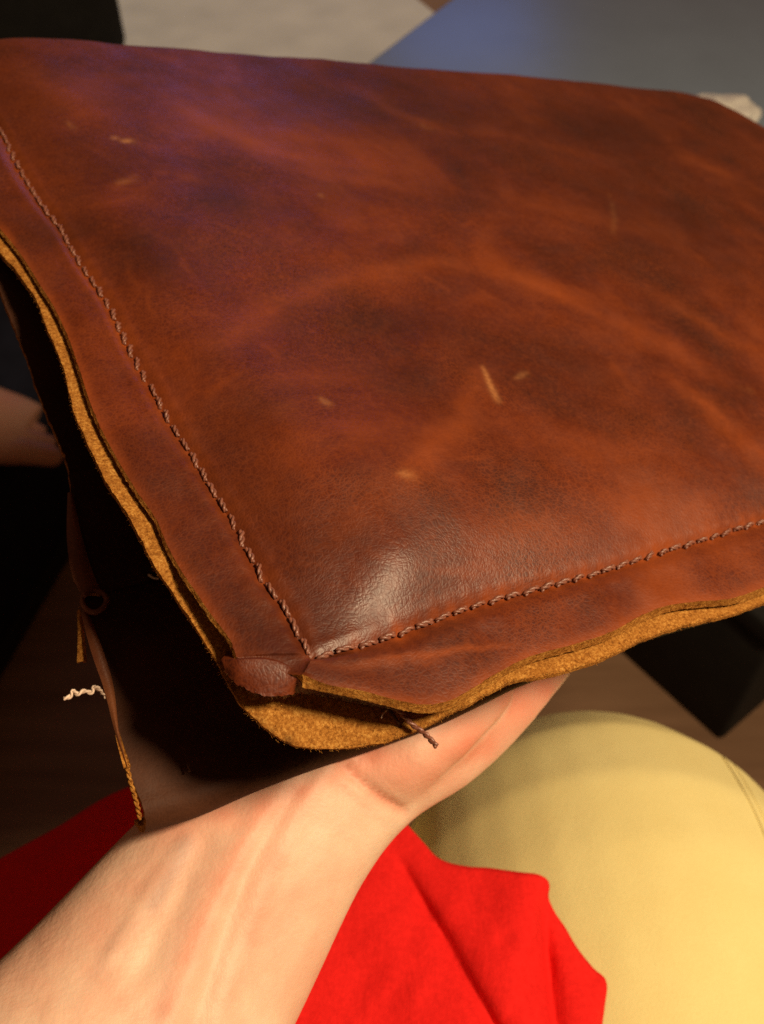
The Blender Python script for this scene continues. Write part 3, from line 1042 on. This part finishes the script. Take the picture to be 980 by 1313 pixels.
# a bare lower leg and foot lie apart, belonging to someone else
V_, F_ = merge(parts)
V_ = [np.array(v) - PL for v in V_]
skin_o = mesh_obj('skin', V_, F_, M_SKIN, person)
skin_o['label'] = 'fair bare forearm, wrist and hand under the bag'
rm = skin_o.modifiers.new('joined', 'REMESH'); rm.mode = 'VOXEL'; rm.voxel_size = .0016; rm.use_smooth_shade = True
sm = skin_o.modifiers.new('soft', 'SMOOTH'); sm.factor = .5; sm.iterations = 14
dg = bpy.context.evaluated_depsgraph_get()
me = bpy.data.meshes.new_from_object(skin_o.evaluated_get(dg))
skin_o.modifiers.clear()
skin_o.data = me
me.name = 'skin'
if not me.materials: me.materials.append(M_SKIN)
me.polygons.foreach_set('use_smooth', [True] * len(me.polygons))
n = len(me.vertices)
co = np.zeros(n * 3); me.vertices.foreach_get('co', co); co = co.reshape(-1, 3) + PL
# the crease of the wrist
q = co - CAM
dep = q @ F
PX = CX + FPX * (q @ R) / dep; PY = CY - FPX * (q @ U) / dep


def segd(pts):
    best = np.full(n, 1e9)
    for (x0, y0, d0), (x1, y1, d1_) in zip(pts[:-1], pts[1:]):
        A, Bq = at(x0, y0, d0), at(x1, y1, d1_)
        ab = Bq - A
        t = np.clip(((co - A) @ ab) / (ab @ ab), 0, 1)
        best = np.minimum(best, np.linalg.norm(co - A - t[:, None] * ab, axis=1))
    return best


nrm = np.zeros(n * 3); me.vertices.foreach_get('normal', nrm); nrm = nrm.reshape(-1, 3)
facing = np.clip(-(nrm * (q / np.linalg.norm(q, axis=1)[:, None])).sum(1) * 3, 0, 1)


def pxd(pts):
    best = np.full(n, 1e9)
    P = crom(np.array(pts, float), 24)
    for a_, b_ in zip(P[:-1], P[1:]):
        ab = b_ - a_
        t = np.clip(((PX - a_[0]) * ab[0] + (PY - a_[1]) * ab[1]) / (ab @ ab), 0, 1)
        best = np.minimum(best, np.hypot(PX - a_[0] - t * ab[0], PY - a_[1] - t * ab[1]))
    return best


def pf_(pts, w, s): return s * facing * np.exp(-(pxd(pts) / w) ** 2)


dsp = np.zeros(n)
for pts, w, s in [([(436, 978), (462, 1002), (490, 1024), (516, 1040)], 6, -.0016), ([(425, 1000), (455, 1030), (490, 1060)], 6, -.0004),
                  ([(210, 1330), (255, 1210), (300, 1110), (345, 1035), (400, 960)], 20, .0010), ([(278, 1330), (310, 1220), (345, 1120), (380, 1045), (440, 950)], 19, .0007), ([(245, 1330), (283, 1210), (322, 1110), (360, 1045), (420, 950)], 12, -.0008),
                  ([(180, 1250), (225, 1160), (262, 1085)], 16, -.0010), ([(490, 985), (525, 990), (548, 975)], 30, .0016), ([(590, 960), (630, 930), (670, 900)], 18, .0012), ([(140, 1230), (200, 1130), (240, 1080)], 9, .0006)]:
    dsp += pf_(pts, w, s)
dsp += facing * .0002 * vnoise(PX, PY, 81, 22) + facing * .00006 * vnoise(PX + .5 * PY, PY * .45, 82, 9)
co2 = co + nrm * dsp[:, None] - PL
me.vertices.foreach_set('co', co2.reshape(-1)); me.update()
flush = np.zeros(n); vein = np.zeros(n)
for pts, w, s in [([(436, 978), (462, 1002), (490, 1024), (516, 1040)], 9, .65), ([(470, 970), (520, 985), (560, 985)], 34, .55), ([(560, 975), (610, 940), (690, 885)], 44, .62), ([(230, 1062), (330, 1035), (400, 1008), (470, 972)], 26, .55),
                  ([(215, 1290), (270, 1165), (310, 1085)], 17, .42), ([(290, 1300), (325, 1190), (355, 1100)], 13, .36), ([(245, 1070), (290, 1050)], 24, .35), ([(60, 1250), (150, 1150)], 40, .18), ([(400, 1250), (440, 1130)], 26, .12)]:
    flush = np.maximum(flush, pf_(pts, w, s) * (.8 + .35 * vnoise(PX, PY, 83, 26)))
flush = np.clip(flush + facing * np.clip(.10 * vnoise(PX, PY, 84, 48) + .06 * vnoise(PX, PY, 85, 17), 0, 1), 0, 1)
for pts, w, s in [([(196, 1160), (214, 1130), (226, 1110), (240, 1080)], 11, .60), ([(120, 1250), (160, 1200), (196, 1160)], 9, .18), ([(205, 1313), (216, 1240), (240, 1180), (246, 1120)], 9, .20)]:
    vein = np.maximum(vein, pf_(pts, w, s))
for nm, arr in (('flush', flush), ('vein', vein)):
    at_ = me.attributes.new(nm, 'FLOAT', 'POINT'); at_.data.foreach_set('value', arr.astype(np.float32))

# trousers: two thighs, knees and shins as one garment
def leg(x0, x1, r, ky, kz):
    P = [(x0, -.40, .52, r), (x0 * .6 + x1 * .4, -.15, .525, r * 1.02), (x0 * .25 + x1 * .75, .03, kz - .005, r), (x1, ky - .07, kz, r * .97), (x1, ky, kz - .018, r * .94), (x1, ky + .030, kz - .085, r * .84), (x1, ky + .035, kz - .18, .072), (x1, ky + .03, .25, .066), (x1, ky + .02, .08, .060)]
    C_ = crom(P, 60)
    return merge([tube(C_[:, :3], list(C_[:, 3]), 36)])


V_, F_ = merge([leg(.09, .117, .122, .170, .518), leg(-.09, -.040, .085, .165, .500), limb([(-.10, -.42, .54), (.10, -.42, .54)], [.11, .11])])
V_ = [np.array(v) - PL for v in V_]
tr = mesh_obj('trousers', V_, F_, M_YELLOW, person)
rm = tr.modifiers.new('joined', 'REMESH'); rm.mode = 'VOXEL'; rm.voxel_size = .0035; rm.use_smooth_shade = True
sm = tr.modifiers.new('soft', 'SMOOTH'); sm.factor = .5; sm.iterations = 12

# side seam of the right trouser leg, raised along the thigh
from mathutils.bvhtree import BVHTree
bv_ = BVHTree.FromObject(tr, bpy.context.evaluated_depsgraph_get())
for k, pts in enumerate([[(905, 940), (925, 968), (946, 1000), (968, 1040), (990, 1095), (1010, 1160), (1025, 1230), (1035, 1300)], [(913, 940), (934, 970), (956, 1004), (978, 1045), (1000, 1100), (1020, 1165), (1035, 1230), (1045, 1300)]]):
    hits = []
    for p in crom(np.array(pts, float), 40):
        d_ = Vector(ray(*p)).normalized()
        h_ = bv_.ray_cast(Vector(CAM) - Vector(PL), d_)
        if h_[0] is not None: hits.append(np.array(h_[0] - d_ * .0002))
    if len(hits) > 6:
        mesh_obj('seam', *tube(crom(np.array(hits), 60), .0011 if k == 0 else .0006, 8), M_YELLOW, tr)

# red top: hem lying over the lap
HEM = [(-330, 1330, .385), (-160, 1220, .405), (-60, 1142, .412), (0, 1103, .415), (74, 1062, .415), (147, 1018, .418), (240, 985, .425), (340, 975, .43), (430, 990, .43), (480, 1020, .425), (512, 1048, .418), (542, 1081, .409), (563, 1102, .404), (595, 1111, .401), (630, 1114, .399),
       (662, 1117, .397), (690, 1121, .396), (703, 1132, .395), (703, 1152, .393), (712, 1172, .391), (724, 1190, .389), (740, 1217, .385), (760, 1242, .381), (776, 1258, .378), (773, 1290, .374), (768, 1330, .369), (775, 1400, .36), (790, 1500, .345)]
NH = 260
hem = crom([at(*p) for p in HEM], NH)
INB = [(-400, 1700, .30), (-200, 1680, .30), (0, 1650, .30), (200, 1640, .30), (350, 1640, .30), (480, 1650, .30), (600, 1680, .295), (700, 1720, .29), (760, 1760, .285)]
inb = crom([at(*p) for p in INB], NH)
NS = 70
SH = np.zeros((NH, NS, 3))
sh_n = U * .55 + np.array((0, 0, 1)) * .6
sh_n /= np.linalg.norm(sh_n)
for j in range(NS):
    s = j / (NS - 1)
    SH[:, j] = hem * (1 - s) + inb * s
Q = SH - CAM
DP = Q @ F
SPX = CX + FPX * (Q @ R) / DP; SPY = CY - FPX * (Q @ U) / DP


def crease(p, q_, w, amp, soft=60):
    p, q_ = np.array(p, float), np.array(q_, float)
    ab = q_ - p
    L2 = ab @ ab
    t = ((SPX - p[0]) * ab[0] + (SPY - p[1]) * ab[1]) / L2
    dist = ((SPX - p[0]) * ab[1] - (SPY - p[1]) * ab[0]) / math.sqrt(L2)
    end = np.clip(np.minimum(t + .05, 1.15 - t) * 6, 0, 1)
    return amp * end * np.exp(-(dist / w) ** 2), dist, end


off = np.zeros((NH, NS))
g, _, _ = crease((505, 1095), (640, 1330), 12, -.006); off += g
g, _, _ = crease((550, 1100), (690, 1330), 34, .005); off += g
g, _, _ = crease((455, 1120), (560, 1330), 40, .003); off += g
g, _, _ = crease((697, 1130), (712, 1320), 10, -.008); off += g
g, _, _ = crease((660, 1120), (675, 1330), 26, .004); off += g
g, _, _ = crease((735, 1215), (745, 1330), 16, .004); off += g
g, _, _ = crease((640, 1190), (690, 1260), 16, -.002); off += g
g, _, _ = crease((20, 1120), (150, 1050), 22, .004); off += g
edge_fade = np.clip(np.linspace(0, 8, NS), .35, 1)[None]
SH += (off * edge_fade)[..., None] * VIEW + (.0014 * vnoise(SPX, SPY, 71, 60) + .0006 * vnoise(SPX + .6 * SPY, .4 * SPY, 72, 24))[..., None] * VIEW
sh = mesh_obj('shirt', (SH.reshape(-1, 3) - PL), grid_faces(NH, NS), M_RED, person)
sh['label'] = 'red top with its hem lying in folds over the lap'
so = sh.modifiers.new('thickness', 'SOLIDIFY'); so.thickness = .0016; so.offset = 0

# ------------------------------------------------------------------ someone's bare foot at the left edge
ft = on_z(-12, 575, .25)
fo = empty('person', Matrix.Translation((ft[0], ft[1], .25)))
tag(fo, 'second person of whom only a bare foot shows at the left edge', 'person')
# foot: heel to the left, toes to the right
parts = [ell_loft([(-.25, .06, .035, .030, .032), (-.20, .055, .040, .034, .038), (-.12, .045, .040, .036, .038), (-.04, .03, .032, .042, .030), (.02, .015, .022, .043, .021), (.045, .01, .016, .040, .014)], np.array((0, 0, 1.0))),
         limb([(-.52, .08, .34), (-.36, .07, .20), (-.235, .06, .075), (-.225, .06, .045)], [.052, .046, .036, .034])]
for k, (ty, ln, r) in enumerate([(-.022, .046, .013), (-.001, .044, .0095), (.016, .036, .009), (.031, .026, .0085), (.044, .014, .008)]):
    parts.append(limb([(.02 - .006 * k, ty, .016), (.035 - .008 * k + ln * .4, ty - .001, .017), (.03 - .006 * k + ln, ty, .011)], [r, r * 1.02, r * .92]))
V_, F_ = merge(parts)
foot = mesh_obj('foot', V_, F_, skin('ruddy_skin', .70, True), fo)
rm = foot.modifiers.new('joined', 'REMESH'); rm.mode = 'VOXEL'; rm.voxel_size = .003; rm.use_smooth_shade = True
sm = foot.modifiers.new('soft', 'SMOOTH'); sm.factor = .5; sm.iterations = 5

# ------------------------------------------------------------------ white tissue on the table behind the bag
tc = on_z(920, 154, tz)
N1, N2 = 40, 26
TV = np.zeros((N1, N2, 3))
for i in range(N1):
    for j in range(N2):
        a = 2 * math.pi * i / (N1 - 1); ph = math.pi * .5 * j / (N2 - 1)
        p = Vector((math.cos(a) * math.cos(ph), math.sin(a) * math.cos(ph), math.sin(ph)))
        k = 1 + .25 * noise.noise(p * 2.0) + .07 * noise.noise(p * 5)
        TV[i, j] = np.array(p) * k * np.array((.050, .04, .026))
tis = mesh_obj('crumpled_tissue', TV.reshape(-1, 3), grid_faces(N1, N2), M_TISSUE, None, True, (tc[0], tc[1], tz + .001))
tag(tis, 'crumpled white tissue lying on the blue-grey table behind the bag corner', 'tissue')
print('WID', WID, 'LEN', LEN)
